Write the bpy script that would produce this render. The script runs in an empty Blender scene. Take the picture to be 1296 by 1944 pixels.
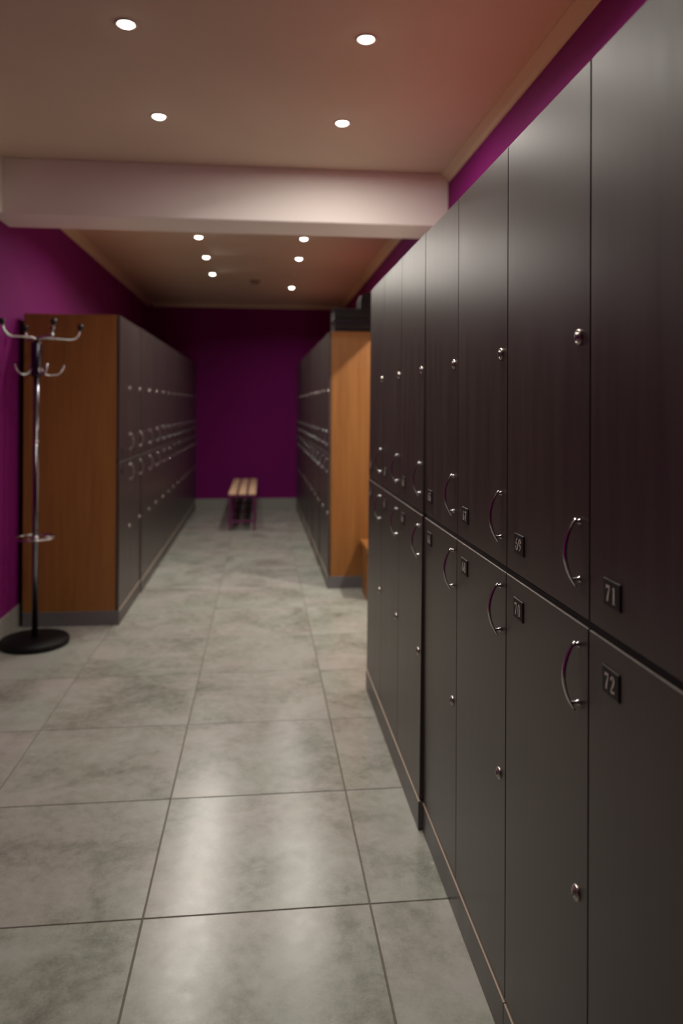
import bpy, bmesh, math, random
from mathutils import Vector, Matrix
random.seed(7)
scene = bpy.context.scene
COL = scene.collection
PI = math.pi

# ------------------------------------------------------------------ camera
cam_d = bpy.data.cameras.new('camera')
cam = bpy.data.objects.new('camera', cam_d)
COL.objects.link(cam)
scene.camera = cam
F_PX, YAW, PITCH, ROLL, PY, EYE = 1418.9, 0.1059, -0.0042, 0.0044, 766.0, 1.3413
cam_d.sensor_fit = 'AUTO'
cam_d.sensor_width = 36.0
cam_d.lens = F_PX / 1944 * 36.0
cam_d.shift_y = -(972 - PY) / 1944
cam_d.clip_start = 0.02
r0 = Vector((math.cos(YAW), -math.sin(YAW), 0)); f0 = Vector((math.sin(YAW), math.cos(YAW), 0)); u0 = Vector((0, 0, 1))
f1 = f0 * math.cos(PITCH) - u0 * math.sin(PITCH); u1 = u0 * math.cos(PITCH) + f0 * math.sin(PITCH)
r2 = r0 * math.cos(ROLL) + u1 * math.sin(ROLL); u2 = u1 * math.cos(ROLL) - r0 * math.sin(ROLL)
m = Matrix((r2, u2, -f1)).transposed().to_4x4()
m.translation = Vector((0, 0, EYE))
cam.matrix_world = m
cam_d.dof.use_dof = True
cam_d.dof.focus_distance = 1.6
cam_d.dof.aperture_fstop = 2.3

# ------------------------------------------------------------------ world, exposure
world = bpy.data.worlds.new('world'); scene.world = world
world.use_nodes = True
world.node_tree.nodes['Background'].inputs[0].default_value = (0.02, 0.02, 0.02, 1)
world.node_tree.nodes['Background'].inputs[1].default_value = 0.1
vs = scene.view_settings
vs.view_transform = 'Standard'; vs.look = 'None'; vs.gamma = 1.0; vs.use_curve_mapping = False
vs.exposure = 0.0
LAMP_W = 8.3           # watts of each downlight
LAMP_COL = (1.0, 0.935, 0.85)

# ------------------------------------------------------------------ materials
def srgb(r, g, b):
    f = lambda c: (c / 255 / 12.92) if c / 255 <= 0.04045 else ((c / 255 + 0.055) / 1.055) ** 2.4
    return (f(r), f(g), f(b), 1)

class NT:
    def __init__(s, name):
        s.mat = bpy.data.materials.new(name); s.mat.use_nodes = True
        s.t = s.mat.node_tree; s.b = s.t.nodes['Principled BSDF']
    def n(s, kind, **kw):
        o = s.t.nodes.new(kind)
        for k, v in kw.items():
            if k in o.inputs: o.inputs[k].default_value = v
            else: setattr(o, k, v)
        return o
    def l(s, a, b): s.t.links.new(a, b)
    def set(s, **kw):
        for k, v in kw.items(): s.b.inputs[k.replace('_', ' ')].default_value = v
    def ramp(s, fac, stops):
        r = s.n('ShaderNodeValToRGB'); e = r.color_ramp.elements
        while len(e) < len(stops): e.new(0.5)
        for i, (p, c) in enumerate(stops): e[i].position = p; e[i].color = c
        s.l(fac, r.inputs[0]); return r
    def coords(s, scale=(1, 1, 1), rnd=0.0):
        tc = s.n('ShaderNodeTexCoord'); mp = s.n('ShaderNodeMapping')
        mp.inputs['Scale'].default_value = scale
        if rnd:
            oi = s.n('ShaderNodeObjectInfo'); cb = s.n('ShaderNodeCombineXYZ'); ml = s.n('ShaderNodeMath', operation='MULTIPLY'); ml.inputs[1].default_value = rnd
            s.l(oi.outputs['Random'], ml.inputs[0])
            for i in range(3): s.l(ml.outputs[0], cb.inputs[i])
            ad = s.n('ShaderNodeVectorMath', operation='ADD')
            s.l(tc.outputs['Object'], ad.inputs[0]); s.l(cb.outputs[0], ad.inputs[1]); s.l(ad.outputs[0], mp.inputs[0])
        else:
            s.l(tc.outputs['Object'], mp.inputs[0])
        return mp.outputs[0]
    def bump(s, fac, strength, dist=0.002):
        b = s.n('ShaderNodeBump'); b.inputs['Strength'].default_value = strength; b.inputs['Distance'].default_value = dist
        s.l(fac, b.inputs['Height']); s.l(b.outputs[0], s.b.inputs['Normal'])

def plain(name, col, rough=0.5, metal=0.0, **kw):
    m = NT(name); m.set(Base_Color=col, Roughness=rough, Metallic=metal)
    for k, v in kw.items(): m.b.inputs[k].default_value = v
    return m.mat

def wood(name, c0, c1, rough, scale, rnd=13.7, bump=0.15, detail=4):
    m = NT(name)
    co = m.coords(scale, rnd)
    n1 = m.n('ShaderNodeTexNoise', Scale=1.0, Detail=detail, Roughness=0.65); m.l(co, n1.inputs['Vector'])
    r = m.ramp(n1.outputs['Fac'], [(0.3, c0), (0.7, c1)])
    m.l(r.outputs[0], m.b.inputs['Base Color'])
    n2 = m.n('ShaderNodeTexNoise', Scale=3.0, Detail=3.0); m.l(co, n2.inputs['Vector'])
    mr = m.n('ShaderNodeMapRange'); mr.inputs['To Min'].default_value = rough - 0.05; mr.inputs['To Max'].default_value = rough + 0.07
    m.l(n1.outputs['Fac'], mr.inputs[0]); m.l(mr.outputs[0], m.b.inputs['Roughness'])
    m.bump(n2.outputs['Fac'], bump, 0.0006)
    return m.mat

M = {}
M['dark_wood'] = wood('dark_laminate', srgb(54, 43, 41), srgb(68, 57, 53), 0.345, (26, 26, 1.6))
M['dark_wood'].node_tree.nodes['Principled BSDF'].inputs['Specular IOR Level'].default_value = 0.6
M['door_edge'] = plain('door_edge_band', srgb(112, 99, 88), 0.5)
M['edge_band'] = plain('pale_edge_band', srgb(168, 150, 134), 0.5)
M['inner'] = plain('carcass_dark', srgb(22, 20, 21), 0.8)
M['beech'] = wood('beech_laminate', srgb(126, 78, 34), srgb(143, 93, 43), 0.42, (30, 30, 1.8), bump=0.08)
M['plinth_grey'] = plain('plinth_grey', srgb(96, 92, 95), 0.5)
M['chrome'] = plain('chrome', (0.55, 0.54, 0.55, 1), 0.18, 1.0)
M['pole'] = plain('pole_chrome', (0.20, 0.195, 0.21, 1), 0.18, 1.0)
M['nickel'] = plain('nickel', (0.50, 0.46, 0.42, 1), 0.33, 1.0)
M['slot'] = plain('key_slot', srgb(14, 12, 12), 0.6)
M['plate'] = plain('plate_black', srgb(12, 12, 14), 0.55)
M['plate_rim'] = plain('plate_rim', srgb(46, 43, 44), 0.35)
M['digit'] = plain('digit_silver', srgb(226, 216, 202), 0.45, 0.0)
M['black'] = plain('black_plastic', srgb(7, 7, 9), 0.4)
M['blackgloss'] = plain('black_gloss_rim', srgb(34, 34, 37), 0.22)
M['blackmetal'] = plain('black_metal', srgb(6, 6, 8), 0.55, 0.0)
M['blackmetal'].node_tree.nodes['Principled BSDF'].inputs['Specular IOR Level'].default_value = 0.3
M['darkpole'] = plain('dark_chrome', (0.07, 0.065, 0.08, 1), 0.25, 1.0)
M['purple_metal'] = plain('purple_paint_metal', srgb(96, 15, 74), 0.45)
M['slat'] = wood('pine_slat', srgb(216, 174, 138), srgb(230, 192, 158), 0.45, (18, 1.2, 18), bump=0.1)
M['grout'] = plain('grout', srgb(104, 98, 84), 0.85)
M['cream'] = plain('cream_trim', srgb(214, 196, 168), 0.6)
M['lamp_ring'] = plain('lamp_ring', srgb(210, 204, 196), 0.35)
M['dead_lens'] = plain('unlit_lens', srgb(235, 225, 215), 0.3)
M['detector'] = plain('detector_plastic', srgb(150, 130, 118), 0.5)

def paint(name, col, rough=0.7, var=0.04, bump=0.12):
    m = NT(name); co = m.coords((1, 1, 1))
    n = m.n('ShaderNodeTexNoise', Scale=1.3, Detail=4.0); m.l(co, n.inputs['Vector'])
    lo = tuple(c * (1 - var) for c in col[:3]) + (1,); hi = tuple(min(1, c * (1 + var)) for c in col[:3]) + (1,)
    r = m.ramp(n.outputs['Fac'], [(0.3, lo), (0.7, hi)]); m.l(r.outputs[0], m.b.inputs['Base Color'])
    n2 = m.n('ShaderNodeTexNoise', Scale=160.0, Detail=2.0); m.l(co, n2.inputs['Vector'])
    m.bump(n2.outputs['Fac'], bump, 0.001); m.set(Roughness=rough)
    return m.mat
M['magenta'] = paint('magenta_wall_paint', srgb(122, 11, 102), 0.8)
M['magenta'].node_tree.nodes['Principled BSDF'].inputs['Specular IOR Level'].default_value = 0.25
M['ceiling'] = paint('ceiling_paint', srgb(216, 198, 176), 0.75)
M['beam'] = paint('beam_paint', srgb(238, 230, 224), 0.7)

def tile_mat():
    m = NT('concrete_tile')
    co = m.coords((1, 1, 1), 37.0)
    a = m.n('ShaderNodeTexNoise', Scale=3.2, Detail=6.0, Roughness=0.62); a.inputs['Distortion'].default_value = 0.5; m.l(co, a.inputs['Vector'])
    b = m.n('ShaderNodeTexNoise', Scale=26.0, Detail=6.0, Roughness=0.7); m.l(co, b.inputs['Vector'])
    c = m.n('ShaderNodeTexNoise', Scale=2.0, Detail=2.0); m.l(co, c.inputs['Vector'])
    mx = m.n('ShaderNodeMath', operation='MULTIPLY_ADD'); mx.inputs[1].default_value = 0.45
    m.l(b.outputs['Fac'], mx.inputs[0]); m.l(a.outputs['Fac'], mx.inputs[2])
    g = m.n('ShaderNodeTexNoise', Scale=150.0, Detail=3.0, Roughness=0.7); m.l(co, g.inputs['Vector'])
    gx = m.n('ShaderNodeMath', operation='MULTIPLY_ADD'); gx.inputs[1].default_value = 0.22
    sb = m.n('ShaderNodeMath', operation='SUBTRACT'); sb.inputs[1].default_value = 0.5
    m.l(g.outputs['Fac'], sb.inputs[0]); m.l(sb.outputs[0], gx.inputs[0]); m.l(mx.outputs[0], gx.inputs[2])
    r = m.ramp(gx.outputs[0], [(0.42, srgb(98, 99, 92)), (0.56, srgb(126, 127, 118)), (0.70, srgb(148, 148, 140)), (0.86, srgb(160, 160, 154))])
    tint = m.ramp(c.outputs['Fac'], [(0.35, srgb(232, 246, 232)), (0.65, srgb(252, 238, 236))])
    mm = m.n('ShaderNodeMix', data_type='RGBA', blend_type='MULTIPLY'); mm.inputs[0].default_value = 0.4
    m.l(r.outputs[0], mm.inputs[6]); m.l(tint.outputs[0], mm.inputs[7]); m.l(mm.outputs[2], m.b.inputs['Base Color'])
    mr = m.n('ShaderNodeMapRange'); mr.inputs['To Min'].default_value = 0.15; mr.inputs['To Max'].default_value = 0.33
    m.l(b.outputs['Fac'], mr.inputs[0]); m.l(mr.outputs[0], m.b.inputs['Roughness'])
    m.bump(b.outputs['Fac'], 0.25, 0.0012)
    return m.mat
M['tile'] = tile_mat()
M['skirting'] = plain('skirting_tile', srgb(150, 150, 144), 0.4)

def lamp_mat():
    m = NT('lamp_lens_lit')
    m.set(Base_Color=(1, 1, 1, 1)); m.b.inputs['Emission Color'].default_value = (1.0, 0.93, 0.82, 1); m.b.inputs['Emission Strength'].default_value = 14.0
    return m.mat
M['lamp_lit'] = lamp_mat()

# ------------------------------------------------------------------ mesh builder
class MB:
    def __init__(s): s.v = []; s.f = []; s.mi = []; s.sm = []
    def add(s, vs, fs, mi=0, smooth=False):
        o = len(s.v); s.v += [tuple(v) for v in vs]
        for f in fs: s.f.append([o + i for i in f]); s.mi.append(mi); s.sm.append(smooth)
        return s
    def box(s, x0, x1, y0, y1, z0, z1, mi=0, ch=0.0, face_mi=None):
        """box, chamfered by ch; face_mi maps '-y','+z'... to a material slot"""
        fm = face_mi or {}
        if ch <= 0:
            vs = [(x, y, z) for x in (x0, x1) for y in (y0, y1) for z in (z0, z1)]
            F = {'-x': (0, 1, 3, 2), '+x': (4, 6, 7, 5), '-y': (0, 4, 5, 1), '+y': (2, 3, 7, 6), '-z': (0, 2, 6, 4), '+z': (1, 5, 7, 3)}
            for k, f in F.items():
                s.add([vs[i] for i in f], [(0, 1, 2, 3)], fm.get(k, mi))
            return s
        bm = bmesh.new(); bmesh.ops.create_cube(bm, size=1.0)
        for v in bm.verts:
            v.co = Vector(((x0 + x1) / 2 + v.co.x * (x1 - x0), (y0 + y1) / 2 + v.co.y * (y1 - y0), (z0 + z1) / 2 + v.co.z * (z1 - z0)))
        bmesh.ops.bevel(bm, geom=list(bm.edges), offset=ch, offset_type='OFFSET', segments=1, affect='EDGES')
        bm.verts.index_update(); bm.normal_update()
        o = len(s.v); s.v += [tuple(v.co) for v in bm.verts]
        for f in bm.faces:
            n = f.normal; k = max((('+x', n.x), ('-x', -n.x), ('+y', n.y), ('-y', -n.y), ('+z', n.z), ('-z', -n.z)), key=lambda t: t[1])
            s.f.append([o + v.index for v in f.verts]); s.mi.append(fm.get(k[0], mi)); s.sm.append(False)
        bm.free(); return s
    def tube(s, pts, rad, n=10, mi=0, up=(0, 0, 1), caps=True, closed=False):
        """sweep an ellipse (ru,rv) along pts; rad: number, or list of (ru,rv)"""
        P = [Vector(p) for p in pts]; N = len(P); rings = []
        prev = None
        for i, p in enumerate(P):
            if closed: d = (P[(i + 1) % N] - P[i - 1]).normalized()
            else: d = (P[min(i + 1, N - 1)] - P[max(i - 1, 0)]).normalized()
            ref = prev if prev is not None else Vector(up)
            a = ref - d * ref.dot(d)
            if a.length < 1e-5: a = d.orthogonal()
            a.normalize(); b = d.cross(a); prev = a
            ru, rv = (rad, rad) if not isinstance(rad, (list, tuple)) else rad[i]
            rings.append([p + a * (ru * math.cos(2 * PI * k / n)) + b * (rv * math.sin(2 * PI * k / n)) for k in range(n)])
        vs = [v for r in rings for v in r]; fs = []
        for i in range(N if closed else N - 1):
            j = (i + 1) % N
            for k in range(n):
                k2 = (k + 1) % n
                fs.append((i * n + k, i * n + k2, j * n + k2, j * n + k))
        s.add(vs, fs, mi, True)
        if caps and not closed:
            s.add(rings[0], [tuple(reversed(range(n)))], mi); s.add(rings[-1], [tuple(range(n))], mi)
        return s
    def lathe(s, prof, c=(0, 0, 0), axis='z', n=24, mi=0, smooth=True):
        """revolve (r,h) profile around an axis through c"""
        def pt(r, h, a):
            x, y = r * math.cos(a), r * math.sin(a)
            if axis == 'z': return (c[0] + x, c[1] + y, c[2] + h)
            return (c[0] + x, c[1] - h, c[2] + y)          # axis 'y': h grows towards -y
        vs = []; fs = []
        for r, h in prof:
            vs += [pt(max(r, 1e-5), h, 2 * PI * k / n) for k in range(n)]
        for i in range(len(prof) - 1):
            for k in range(n):
                k2 = (k + 1) % n
                fs.append((i * n + k, i * n + k2, (i + 1) * n + k2, (i + 1) * n + k))
        s.add(vs, fs, mi, smooth)
        return s
    def mesh(s, name, mats):
        me = bpy.data.meshes.new(name); me.from_pydata(s.v, [], s.f)
        for m in mats: me.materials.append(m)
        me.polygons.foreach_set('material_index', s.mi); me.polygons.foreach_set('use_smooth', s.sm)
        bm = bmesh.new(); bm.from_mesh(me)
        bmesh.ops.remove_doubles(bm, verts=bm.verts, dist=1e-6)
        bmesh.ops.recalc_face_normals(bm, faces=bm.faces); bm.to_mesh(me); bm.free()
        me.update(); return me

def obj(name, me, parent=None, loc=(0, 0, 0), rot=(0, 0, 0)):
    o = bpy.data.objects.new(name, me); COL.objects.link(o)
    o.location = loc; o.rotation_euler = rot
    if parent: o.parent = parent
    return o
def thing(name, label, cat, loc=(0, 0, 0), rot=(0, 0, 0), group=None, me=None):
    o = obj(name, me, None, loc, rot)
    o['label'] = label; o['category'] = cat
    if group: o['group'] = group
    return o
def struct(name, mb, mat, label, parent=None, kind='structure'):
    mats = mat if isinstance(mat, list) else [mat]
    o = obj(name, mb.mesh(name, mats), parent)
    if not parent:
        o['kind'] = kind; o['label'] = label; o['category'] = name.split('_')[0]
    return o

# ------------------------------------------------------------------ room shell
XL, XR, YB, YF, ZC = -1.47, 1.06, 9.90, -2.2, 2.68
T = 0.12
struct('wall_left', MB().box(XL - T, XL, YF - T, YB + T, 0, ZC), M['magenta'], 'magenta painted wall behind the left locker row and coat stand')
OY0, OY1, OZ = 3.60, 5.50, 2.20          # opening in the right wall between the two locker rows
struct('wall_right', MB().box(XR, XR + T, YF - T, OY0, 0, ZC).box(XR, XR + T, OY1, YB + T, 0, ZC).box(XR, XR + T, OY0, OY1, OZ, ZC), M['magenta'], 'magenta painted wall above and behind the right lockers')
PX1 = 2.60                               # side passage beyond the opening
struct('wall_passage_end', MB().box(PX1, PX1 + T, OY0 - 0.4, OY1 + 0.3, 0, ZC), M['beam'], 'white end wall of the side passage past the wooden bench')
struct('wall_passage_front', MB().box(XR + T, PX1, OY0 - 0.4, OY0 - 0.3, 0, ZC), M['beam'], 'white near wall of the side passage')
struct('wall_passage_back', MB().box(XR + T, PX1, OY1, OY1 + 0.12, 0, ZC), M['beam'], 'white far wall of the side passage')
struct('ceiling_passage', MB().box(XR + T, PX1 + T, OY0 - 0.4, OY1 + 0.3, ZC, ZC + T), M['ceiling'], 'pale ceiling of the side passage')
struct('wall_back', MB().box(XL, XR, YB, YB + T, 0, ZC), M['magenta'], 'dark magenta end wall behind the slatted bench')
struct('wall_front', MB().box(XL, XR, YF - T, YF, 0, ZC), M['magenta'], 'magenta wall behind the camera')
struct('ceiling', MB().box(XL - T, XR + T, YF - T, YB + T, ZC, ZC + T), M['ceiling'], 'pale warm ceiling with recessed downlights')
BY0, BY1, BZ = 4.20, 4.53, 2.378
struct('trim_1', MB().box(XL, XR, BY0, BY1, BZ, ZC, ch=0.004), M['beam'], 'white dropped beam crossing the ceiling')
struct('trim_2', MB().box(XL, -1.40, YF, BY0, BZ, ZC), M['beam'], 'white soffit strip along the left wall in front of the beam')

def cornice(name, p0, p1, inward, label):
    """cove moulding swept along a wall's top edge"""
    prof = [(0, 0), (0.052, 0), (0.050, -0.010), (0.034, -0.018), (0.018, -0.032), (0.010, -0.046), (0, -0.050)]
    mb = MB(); a, b, iw = Vector(p0), Vector(p1), Vector(inward)
    va = [a + iw * x + Vector((0, 0, z)) for x, z in prof]; vb = [b + iw * x + Vector((0, 0, z)) for x, z in prof]
    n = len(prof)
    mb.add(va + vb, [(i, (i + 1) % n, n + (i + 1) % n, n + i) for i in range(n)] + [tuple(range(n)), tuple(range(2 * n - 1, n - 1, -1))])
    struct(name, mb, M['cream'], label)
cornice('trim_3', (XR, YF, ZC), (XR, BY0, ZC), (-1, 0, 0), 'cream cove moulding over the near right lockers')
cornice('trim_4', (XR, BY1, ZC), (XR, YB, ZC), (-1, 0, 0), 'cream cove moulding on the right wall beyond the beam')
cornice('trim_5', (XL, BY1, ZC), (XL, YB, ZC), (1, 0, 0), 'cream cove moulding on the left wall beyond the beam')
cornice('trim_6', (XL + 0.052, YB, ZC), (XR - 0.052, YB, ZC), (0, -1, 0), 'cream cove moulding over the end wall')

def skirt(name, x0, x1, y0, y1, label):
    struct(name, MB().box(x0, x1, y0, y1, 0, 0.13, ch=0.002), M['skirting'], label)
skirt('baseboard_back', XL + 0.012, XR - 0.012, YB - 0.012, YB, 'grey tile skirting at the foot of the end wall')
skirt('baseboard_left', XL, XL + 0.012, YF, YB, 'grey tile skirting at the foot of the left wall')
skirt('baseboard_right', XR - 0.012, XR, YF, OY0, 'grey tile skirting at the foot of the right wall')

# floor: a grout bed and single tiles
floor = struct('floor', MB().box(XL - T, XR + T, YF - T, YB + T, -0.10, -0.0025).box(XR + T, PX1 + T, OY0 - 0.4, OY1 + 0.3, -0.10, -0.0025), M['grout'], 'grey concrete-look tiled floor')
XA, YA, TS, G = -0.3038, 2.003, 0.60, 0.0022
cache = {}
for i in range(-2, 5):
    for k in range(-8, 14):
        x0, x1 = max(XA + TS * i, XL), XA + TS * (i + 1)
        y0, y1 = max(YA + TS * k, YF), min(YA + TS * (k + 1), YB)
        if y1 <= OY0 or y0 >= OY1: x1 = min(x1, XR)          # only the opening has floor past the right wall
        else: x1 = min(x1, PX1); y0, y1 = (max(y0, OY0), min(y1, OY1)) if x0 > XR else (y0, y1)
        if x1 - x0 < 0.02 or y1 - y0 < 0.02: continue
        w, h = round(x1 - x0, 4), round(y1 - y0, 4)
        if (w, h) not in cache:
            cache[(w, h)] = MB().box(-w / 2 + G, w / 2 - G, -h / 2 + G, h / 2 - G, -0.010, 0.0, ch=0.0012).mesh('tile', [M['tile']])
        obj('tile', cache[(w, h)], floor, ((x0 + x1) / 2, (y0 + y1) / 2, 0))

# ------------------------------------------------------------------ lockers
CW, ZTOP = 0.40, 1.896
HS = 0.358          # lock and handle axis across a door

def door_mesh(z0, z1, proud):
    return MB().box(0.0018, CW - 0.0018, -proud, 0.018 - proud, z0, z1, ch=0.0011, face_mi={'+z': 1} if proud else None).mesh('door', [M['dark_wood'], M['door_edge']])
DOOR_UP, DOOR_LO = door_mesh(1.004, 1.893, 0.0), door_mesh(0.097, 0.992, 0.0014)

def handle_mesh():
    mb = MB(); pts = []; rad = []
    L = 0.112; N = 18
    for i in range(N + 1):
        t = i / N; z = (t - 0.5) * L
        y = -(0.006 + 0.019 * (1 - (2 * t - 1) ** 2))
        k = 1 - abs(2 * t - 1) ** 2.5
        pts.append((0, y, z)); rad.append((0.0016 + 0.0012 * k, 0.0030 + 0.0026 * k))
    mb.tube(pts, rad, n=10, up=(0, 1, 0))
    for sz in (-1, 1):
        z = 0.050 if sz > 0 else -0.044
        mb.lathe([(0.0052, 0.0), (0.0040, 0.002), (0.0030, 0.007), (0.0026, 0.012)], (0, 0, z), 'y', 12)
    return mb.mesh('handle', [M['chrome']])
HANDLE = handle_mesh()

def lock_mesh():
    mb = MB()
    mb.lathe([(0.0128, 0.0), (0.0128, 0.002), (0.0115, 0.0036), (0.0092, 0.0040), (0.0088, 0.0026), (0.0080, 0.0026), (0.0074, 0.0056), (0.0, 0.0060)], (0, 0, 0), 'y', 24)
    mb.box(-0.0009, 0.0009, -0.0068, -0.0050, -0.0042, 0.0042, mi=1)
    return mb.mesh('lock', [M['nickel'], M['slot']])
LOCK = lock_mesh()

# serif numerals as ribbons of changing width, in a cell 0.62 wide and 1 high
def ring(cx, cy, rx, ry, thin, fat, a0=0, a1=360, n=26):
    out = []
    for i in range(n + 1):
        a = math.radians(a0 + (a1 - a0) * i / n)
        out.append((cx + rx * math.cos(a), cy + ry * math.sin(a), thin + (fat - thin) * abs(math.cos(a)) ** 1.4))
    return out
GLYPH = {
    '0': [ring(.31, .5, .22, .46, .06, .17)],
    '1': [[(.32, .02, .17), (.32, .98, .17)], [(.32, .96, .07), (.2, .9, .06), (.12, .87, .05)], [(.12, .02, .05), (.52, .02, .05)]],
    '2': [[(.10, .72, .15), (.12, .84, .12), (.22, .95, .08), (.36, .95, .09), (.47, .84, .16), (.47, .70, .17), (.38, .50, .14), (.22, .28, .09), (.08, .08, .07)],
          [(.06, .07, .14), (.52, .07, .14)], [(.52, .02, .06), (.56, .22, .05)]],
    '3': [ring(.27, .74, .19, .22, .07, .16, 150, -80), ring(.26, .27, .22, .25, .07, .17, 80, -150)],
    '4': [[(.44, .98, .07), (.06, .32, .06)], [(.05, .28, .10), (.60, .28, .10)], [(.42, .02, .17), (.42, .98, .17)], [(.26, .02, .05), (.58, .02, .05)]],
    '5': [[(.16, .92, .13), (.54, .92, .13)], [(.15, .97, .07), (.13, .54, .06)], ring(.28, .30, .24, .26, .07, .18, 120, -150)],
    '6': [ring(.31, .30, .22, .27, .06, .17), [(.09, .34, .16), (.12, .55, .14), (.22, .78, .11), (.36, .91, .08), (.50, .97, .05)]],
    '7': [[(.06, .90, .16), (.56, .90, .16)], [(.07, .98, .05), (.06, .72, .05)], [(.55, .90, .08), (.40, .55, .13), (.28, .25, .17), (.25, .02, .18)]],
    '8': [ring(.31, .74, .18, .22, .06, .15), ring(.31, .26, .22, .26, .06, .17)],
}
GLYPH['9'] = [[(.62 - x, 1 - y, w) for x, y, w in st] for st in GLYPH['6']]

def plate_mesh(num):
    mb = MB(); W, H = 0.053, 0.041
    mb.box(-W / 2, W / 2, -0.0022, 0.0002, -H / 2, H / 2, mi=1, ch=0.0007)
    mb.box(-W / 2 + 0.002, W / 2 - 0.002, -0.0026, -0.0010, -H / 2 + 0.002, H / 2 - 0.002, mi=0)
    if num is not None:
        hgt = 0.0250; sx = hgt * 0.92
        for j, ch in enumerate(str(num)):
            ox = (-0.0172 if j == 0 else 0.0012)
            for st in GLYPH[ch]:
                P = [(ox + x * sx, (y - 0.5) * hgt, w * hgt * 0.5) for x, y, w in st]
                vs = []; n = len(P)
                for i in range(n):
                    a, b = P[max(i - 1, 0)], P[min(i + 1, n - 1)]
                    if st[0][:2] == st[-1][:2] or abs(st[0][0] - st[-1][0]) + abs(st[0][1] - st[-1][1]) < 1e-6:
                        a, b = P[i - 1 if i else n - 2], P[i + 1 if i < n - 1 else 1]
                    d = Vector((b[0] - a[0], b[1] - a[1])).normalized(); q = Vector((-d.y, d.x)) * P[i][2]
                    vs += [(P[i][0] + q.x, -0.0031, P[i][1] + q.y), (P[i][0] - q.x, -0.0031, P[i][1] - q.y)]
                mb.add(vs, [(2 * i, 2 * i + 1, 2 * i + 3, 2 * i + 2) for i in range(n - 1)], 2)
    return mb.mesh('number_plate', [M['plate'], M['plate_rim'], M['digit']])
PLAIN_PLATE = plate_mesh(None)

unit_cache = {}
def unit_meshes(n, depth):
    if (n, depth) in unit_cache: return unit_cache[(n, depth)]
    W = n * CW - 0.001; a = 0.001
    d = {}
    d['side_panel'] = [MB().box(x0, x0 + 0.018, 0.0195, depth, 0.090, ZTOP, ch=0.0006, face_mi={'-y': 1}).mesh('side_panel', [M['beech'], M['inner']]) for x0 in (a, W - 0.018)]
    d['carcass'] = [MB().box(a + 0.0185, W - 0.0185, 0.0195, depth - 0.004, 0.0905, ZTOP - 0.0185).box(a, W, 0.0025, 0.0192, 0.9925, 1.0035).box(a, W, 0.002, 0.0192, 0.0887, 0.0965).mesh('carcass', [M['inner']])]
    d['top_panel'] = [MB().box(a + 0.0182, W - 0.0182, 0.0195, depth, ZTOP - 0.018, ZTOP, ch=0.0006).mesh('top_panel', [M['beech']])]
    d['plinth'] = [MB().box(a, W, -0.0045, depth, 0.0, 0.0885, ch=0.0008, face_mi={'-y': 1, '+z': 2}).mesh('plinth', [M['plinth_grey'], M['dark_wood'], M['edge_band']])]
    unit_cache[(n, depth)] = d
    return d

def locker(n, depth, loc, rot, label, group, first=None):
    """first: number on the upper plate of the viewer's leftmost column (pairs run odd over even, rising to the viewer's right)"""
    t = thing('locker_cabinet', label, 'locker', loc, rot, group)
    for nm, ms in unit_meshes(n, depth).items():
        for me in ms: obj(nm, me, t)
    for c in range(n):
        for up in (1, 0):
            d = obj('door', DOOR_UP if up else DOOR_LO, t, (c * CW, 0, 0))
            y = 0.0 if up else -0.0014
            obj('handle', HANDLE, d, (0.362, y, 1.106 if up else 0.906))
            obj('lock', LOCK, d, (HS, y, 1.457 if up else 0.551), (0, random.uniform(-.3, .3), 0))
            me = PLAIN_PLATE if first is None else plate_mesh(first + 2 * c + (0 if up else 1))
            obj('number_plate', me, d, (0.0785, y, 1.066 if up else 0.936))
    return t

RR, RL = (0, 0, -PI / 2), (0, 0, PI / 2)
XN = 0.515
GN, GL, GF = 'dark lockers on the near right', 'dark lockers of the left row', 'dark lockers of the far right row'
locker(2, 0.525, (XN, 0.732, 0), RR, 'dark brown locker unit nearest the camera, mostly past the right edge', GN, 73)
locker(2, 0.525, (XN, 1.532, 0), RR, 'dark brown locker unit filling the right edge, nearest big doors with plates 69 to 72', GN, 69)
locker(2, 0.525, (XN, 2.332, 0), RR, 'dark brown locker unit of two columns between the largest doors and the proud far unit', GN, 65)
tilt = 0.0069
t3 = locker(3, 0.525, (0.502, 3.532, 0.0036), RR, 'three-column dark locker unit standing slightly proud at far end of near right row', GN, 59)
t3.rotation_euler = (Matrix.Rotation(tilt, 3, 'Y') @ Matrix.Rotation(-PI / 2, 3, 'Z')).to_euler()
ORD = ['first', 'second', 'third', 'fourth', 'fifth', 'sixth']
for i in range(6):
    locker(2, 0.565, (-0.866 + (0.008 if i else 0), 4.69 + 0.8 * i, 0), RL,
           ('dark locker unit with orange wood end panel behind the coat stand' if i == 0 else f'{ORD[i]} dark locker unit from the orange end panel in the left row'), GL)
locker(1, 0.565, (-0.858, 9.49, 0), RL, 'single-column dark locker unit against the end wall in the left row', GL)
for i in range(5):
    locker(2, 0.55, (0.488 - 0.006 * i, 5.489 + 0.8 * (i + 1), 0), RR,
           ('dark locker unit with orange wood end panel under the black boxes' if i == 0 else f'{ORD[i]} dark locker unit from the orange end panel in the far right row'), GF)
locker(1, 0.55, (0.458, 9.889, 0), RR, 'single-column dark locker unit against the end wall in the far right row', GF)

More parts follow.
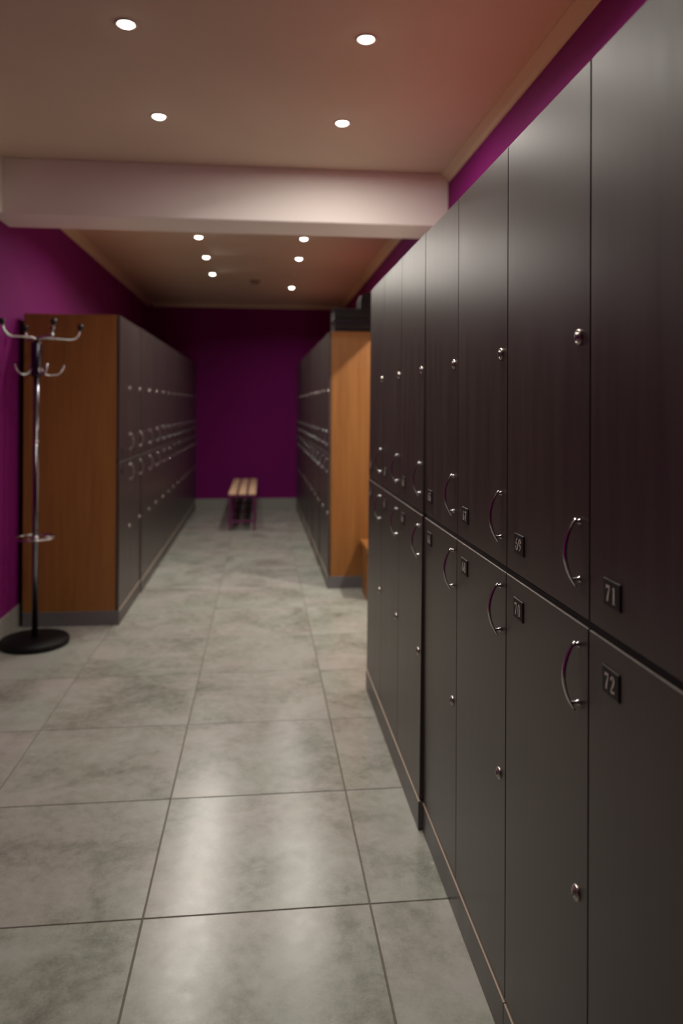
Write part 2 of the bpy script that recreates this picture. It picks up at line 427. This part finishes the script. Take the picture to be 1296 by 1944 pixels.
# ------------------------------------------------------------------ coat stand
def coat_stand(loc):
    t = thing('coat_stand', 'chrome coat stand with black round base beside the orange locker end panel', 'coat stand', loc)
    lat, dep = Vector((0.961, 0.278, 0)), Vector((-0.278, 0.961, 0))     # across and along the line of sight
    obj('base', MB().lathe([(0.0, 0.0), (0.180, 0.0), (0.185, 0.004), (0.185, 0.030), (0.178, 0.036), (0.05, 0.040), (0.0, 0.041)], n=48).mesh('base', [M['blackmetal']]), t)
    pole = obj('pole', MB().lathe([(0.0, 0.038), (0.0165, 0.038), (0.0165, 1.52), (0.0, 1.52)], n=20).mesh('pole', [M['pole']]), t)
    obj('joint_ring', MB().lathe([(0.0165, 1.128), (0.0185, 1.130), (0.0185, 1.142), (0.0165, 1.144)], n=20).mesh('joint_ring', [M['chrome']]), pole)
    obj('collar', MB().lathe([(0.0, 1.505), (0.026, 1.505), (0.029, 1.512), (0.029, 1.688), (0.024, 1.696), (0.0, 1.70)], n=24).mesh('collar', [M['darkpole']]), t)
    for a, b in ((0.235, 0.05), (0.085, -0.215), (0.090, 0.215), (-0.172, -0.120), (-0.06, 0.21)):
        v = lat * a + dep * b; R = v.length; d = v.normalized()
        pts = [(0.0, 1.695), (0.012, 1.712), (0.03, 1.722), (0.35 * R, 1.722), (R - 0.055, 1.719), (R - 0.028, 1.727), (R - 0.010, 1.748), (R, 1.785)]
        arm = obj('arm', MB().tube([d * r + Vector((0, 0, z)) for r, z in pts], 0.0062, n=8).mesh('arm', [M['chrome']]), t)
        c = d * (R + 0.001)
        obj('knob', MB().lathe([(0.0, -0.022), (0.010, -0.020), (0.0150, -0.010), (0.0160, 0.0), (0.0150, 0.009), (0.010, 0.015), (0.0, 0.017)], (c.x, c.y, 1.796), n=14).mesh('knob', [M['black']]), arm)
    for a, b in ((-0.112, -0.03), (0.055, -0.125), (0.145, 0.03), (-0.03, 0.14)):
        v = lat * a + dep * b; R = v.length; d = v.normalized()
        pts = [(0.022, 1.560), (0.030, 1.535), (0.045, 1.518), (0.065, 1.512), (R - 0.035, 1.516), (R - 0.015, 1.530), (R, 1.562)]
        hk = obj('small_hook', MB().tube([d * r + Vector((0, 0, z)) for r, z in pts], 0.0058, n=8).mesh('small_hook', [M['chrome']]), t)
        c = d * R
        obj('tip', MB().lathe([(0.0, -0.008), (0.007, -0.004), (0.0078, 0.001), (0.005, 0.006), (0.0, 0.008)], (c.x, c.y, 1.565), n=12).mesh('tip', [M['chrome']]), hk)
    rg = obj('umbrella_ring', MB().tube([(0.108 * math.cos(2 * PI * k / 40), 0.108 * math.sin(2 * PI * k / 40), 0.598) for k in range(40)], 0.0055, n=8, closed=True).mesh('umbrella_ring', [M['chrome']]), t)
    sp = MB()
    for k in range(3):
        a = math.radians(20 + 120 * k); sp.tube([(0.015 * math.cos(a), 0.015 * math.sin(a), 0.598), (0.106 * math.cos(a), 0.106 * math.sin(a), 0.598)], 0.004, n=6)
    sp.lathe([(0.0165, 0.585), (0.020, 0.586), (0.020, 0.610), (0.0165, 0.611)], n=18)
    obj('ring_spokes', sp.mesh('ring_spokes', [M['chrome']]), rg)
    return t
coat_stand((-1.262, 4.36, 0))

# ------------------------------------------------------------------ slatted bench before the end wall
def slat_bench(loc):
    t = thing('slatted_bench', 'low bench with three pale wooden slats on magenta metal frame before end wall', 'bench', loc)
    W, L, H = 0.30, 1.62, 0.405
    sl = MB().box(-0.041, 0.041, 0, L, H - 0.022, H, ch=0.004).mesh('slat', [M['slat']])
    for x in (-0.105, 0.0, 0.105): obj('slat', sl, t, (x, 0, 0))
    leg = MB().box(-0.0135, 0.0135, -0.0135, 0.0135, 0.0, H - 0.048, ch=0.002).mesh('leg', [M['purple_metal']])
    top = MB().box(-W / 2 + 0.004, W / 2 - 0.004, -0.0135, 0.0135, H - 0.048, H - 0.0225, ch=0.002).mesh('top_rail', [M['purple_metal']])
    low = MB().box(-W / 2 + 0.031, W / 2 - 0.031, -0.010, 0.010, 0.085, 0.108, ch=0.002).mesh('cross_rail', [M['purple_metal']])
    for y in (0.018, 0.80, L - 0.018):
        obj('top_rail', top, t, (0, y, 0)); obj('cross_rail', low, t, (0, y, 0))
        for x in (-W / 2 + 0.018, W / 2 - 0.018): obj('leg', leg, t, (x, y, 0))
    rail = MB().tube([(0, 0.03, 0.097), (0, L - 0.03, 0.097)], 0.008, n=8).mesh('shoe_rail', [M['black']])
    for x in (-0.075, 0.0, 0.075): obj('shoe_rail', rail, t, (x, 0, 0.018))
    return t
slat_bench((-0.207, 8.13, 0))

# ------------------------------------------------------------------ wooden bench in the right alcove
def alcove_bench():
    t = thing('wooden_bench', 'orange wooden bench in the recess beside the right end panel', 'bench', (0.722, 5.475, 0))
    L, D = 1.10, 0.37
    obj('seat', MB().box(0, L, -D, 0, 0.325, 0.368, ch=0.003).mesh('seat', [M['beech']]), t)
    leg = MB().box(0.004, 0.040, -D + 0.02, -0.10, 0, 0.3248, ch=0.002).mesh('leg', [M['beech']])
    for x in (0, L - 0.044): obj('leg', leg, t, (x, 0, 0))
    obj('stretcher', MB().box(0.0405, L - 0.0405, -0.23, -0.205, 0.22, 0.3245, ch=0.002).mesh('stretcher', [M['beech']]), t)
    return t
alcove_bench()

# ------------------------------------------------------------------ black things on the far right lockers
def crate(loc, w, d, h, label, rotz=0):
    t = thing('plastic_crate', label, 'crate', loc, (0, 0, rotz), 'black crates on top of the far right lockers')
    mb = MB(); th = 0.006; z0 = 0.0
    mb.box(0, w, 0, d, z0, th); mb.box(0, w, 0, th, th, h); mb.box(0, w, d - th, d, th, h); mb.box(0, th, th, d - th, th, h); mb.box(w - th, w, th, d - th, th, h)
    obj('body', mb.mesh('body', [M['black']]), t)
    rim = MB()
    for x0, x1, y0, y1 in ((-0.006, w + 0.006, -0.006, 0.0), (-0.006, w + 0.006, d, d + 0.006), (-0.006, 0.0, 0, d), (w, w + 0.006, 0, d)):
        rim.box(x0, x1, y0, y1, h - 0.016, h, ch=0.0015)
    obj('rim', rim.mesh('rim', [M['blackgloss']]), t)
    for k in range(1):
        z = 0.018
        obj('rib', MB().box(0.004, w - 0.004, -0.008, 0.0, z, z + 0.007, ch=0.002).mesh('rib', [M['blackgloss']]), t)
    return t
crate((0.535, 5.545, ZTOP + 0.0005), 0.36, 0.30, 0.090, 'black plastic crate on the right end panel cabinet, lower of two')
crate((0.535, 5.545, ZTOP + 0.0915), 0.36, 0.30, 0.088, 'black plastic crate on the right end panel cabinet, upper of two')
def bag():
    t = thing('black_case', 'tall black case with rounded corner standing on the upper crate', 'case', (0.735, 5.60, ZTOP + 0.1800))
    w, d, h, r = 0.22, 0.20, 0.125, 0.05
    out = [(0, 0), (w, 0)] + [(w - r + r * math.cos(a), h - r + r * math.sin(a)) for a in [i * PI / 16 for i in range(9)]] + [(r + r * math.cos(a), h - r + r * math.sin(a)) for a in [PI / 2 + i * PI / 16 for i in range(9)]]
    n = len(out); mb = MB()
    mb.add([(x, 0, z) for x, z in out] + [(x, d, z) for x, z in out], [tuple(range(n)), tuple(range(2 * n - 1, n - 1, -1))] + [(i, (i + 1) % n, n + (i + 1) % n, n + i) for i in range(n)])
    obj('shell', mb.mesh('shell', [M['black']]), t)
    obj('seam', MB().tube([(x + (0.001 if x > w / 2 else -0.001), d / 2, z) for x, z in out[1:] + out[:1]], 0.004, n=6).mesh('seam', [M['blackmetal']]), t)
    obj('handle', MB().tube([(w / 2 + 0.05 * math.cos(a), d / 2, h - 0.002 + 0.02 * math.sin(a)) for a in [i * PI / 10 for i in range(11)]], 0.006, n=8).mesh('handle', [M['blackmetal']]), t)
bag()
t = thing('metal_bracket', 'small dark metal bracket on the top far corner of the near right lockers', 'bracket', (0.545, 3.498, ZTOP + 0.004))
obj('foot', MB().box(-0.012, 0.012, -0.02, 0.02, 0, 0.003, ch=0.0006).mesh('foot', [M['blackmetal']]), t)
obj('stud', MB().lathe([(0.007, 0.003), (0.007, 0.012), (0.010, 0.013), (0.010, 0.018), (0.0, 0.020)], n=12).mesh('stud', [M['nickel']]), t)

# ------------------------------------------------------------------ ceiling downlights
def ring_mesh():
    return MB().lathe([(0.027, 0.004), (0.029, -0.003), (0.037, -0.005), (0.040, -0.001), (0.040, 0.0)], n=32).mesh('trim_ring', [M['lamp_ring']])
RING = ring_mesh()
LENS_LIT = MB().lathe([(0.0, -0.0130), (0.014, -0.0118), (0.022, -0.0085), (0.026, -0.0035), (0.027, 0.0)], n=28).mesh('lens', [M['lamp_lit']])
LENS_OFF = MB().lathe([(0.0, -0.0060), (0.014, -0.0052), (0.022, -0.0018), (0.027, 0.0)], n=28).mesh('lens', [M['dead_lens']])
GR = 'recessed ceiling downlights'
def downlight(x, y, label, lit=True, power=1.0, aim=(0, 0), spread=138):
    t = thing('ceiling_downlight', label, 'ceiling light', (x, y, ZC), (0, 0, 0), GR)
    obj('trim_ring', RING, t); obj('lens', LENS_LIT if lit else LENS_OFF, t)
    if lit:
        ld = bpy.data.lights.new('downlight_beam', 'AREA'); ld.energy = LAMP_W * power; ld.color = LAMP_COL
        ld.shape = 'DISK'; ld.size = 0.036; ld.spread = math.radians(spread)
        lo = bpy.data.objects.new('downlight_beam', ld); COL.objects.link(lo); lo.parent = t
        lo.location = (0, 0, -0.0136); lo.rotation_euler = (aim[1], aim[0], 0)
LXn, RXn, LXf, RXf = -0.480, 0.370, -0.505, 0.326
downlight(LXn, 2.68, 'lit ceiling downlight nearest the top left corner', power=0.6, aim=(-0.36, 0), spread=140)
downlight(RXn, 2.69, 'lit ceiling downlight highest on the right side of the picture', power=1.05, spread=160)
downlight(LXn, 3.52, 'lit ceiling downlight just before the beam, left one', power=0.5, aim=(-0.36, 0), spread=140)
downlight(RXn, 3.50, 'lit ceiling downlight just before the beam, right one', power=1.6, spread=178)
downlight(LXf, 6.00, 'lit downlight first behind the beam in the left line', aim=(-0.25, -0.28), spread=150)
downlight(RXf, 5.96, 'lit downlight first behind the beam in the right line', spread=152)
downlight(LXf, 6.80, 'lit downlight second behind the beam in the left line', aim=(-0.25, -0.28), spread=150)
downlight(RXf, 6.77, 'lit downlight second behind the beam in the right line', spread=152)
downlight(LXf, 7.66, 'lit downlight third behind the beam in the left line', aim=(-0.25, -0.28), spread=150)
downlight(RXf, 7.58, 'dead unlit downlight third behind the beam in the right line', lit=False)
downlight(RXf, 8.43, 'lit downlight nearest the end wall in the right line', spread=152)
downlight(LXf, 5.17, 'lit downlight hidden by the beam in the left line', power=1.2, spread=150)
downlight(RXf, 5.15, 'lit downlight hidden by the beam in the right line', power=0.4, spread=140)
downlight(LXn, 1.85, 'lit downlight above the picture in the left line', power=0.6, aim=(-0.36, 0), spread=140)
downlight(RXn, 1.85, 'lit downlight above the picture in the right line', power=1.05, spread=160)

downlight(1.66, 4.45, 'lit downlight in the side passage beyond the wooden bench', power=7.0, aim=(0, 0.55), spread=128)

t = thing('smoke_detector', 'small round smoke detector on the far ceiling between the downlight lines', 'smoke detector', (-0.08, 8.02, ZC))
obj('base', MB().lathe([(0.0, 0.0), (0.058, 0.0), (0.058, -0.012), (0.052, -0.016), (0.0, -0.016)], n=28).mesh('base', [M['detector']]), t)
obj('cap', MB().lathe([(0.042, -0.016), (0.040, -0.030), (0.030, -0.036), (0.0, -0.037)], n=28).mesh('cap', [M['detector']]), t)
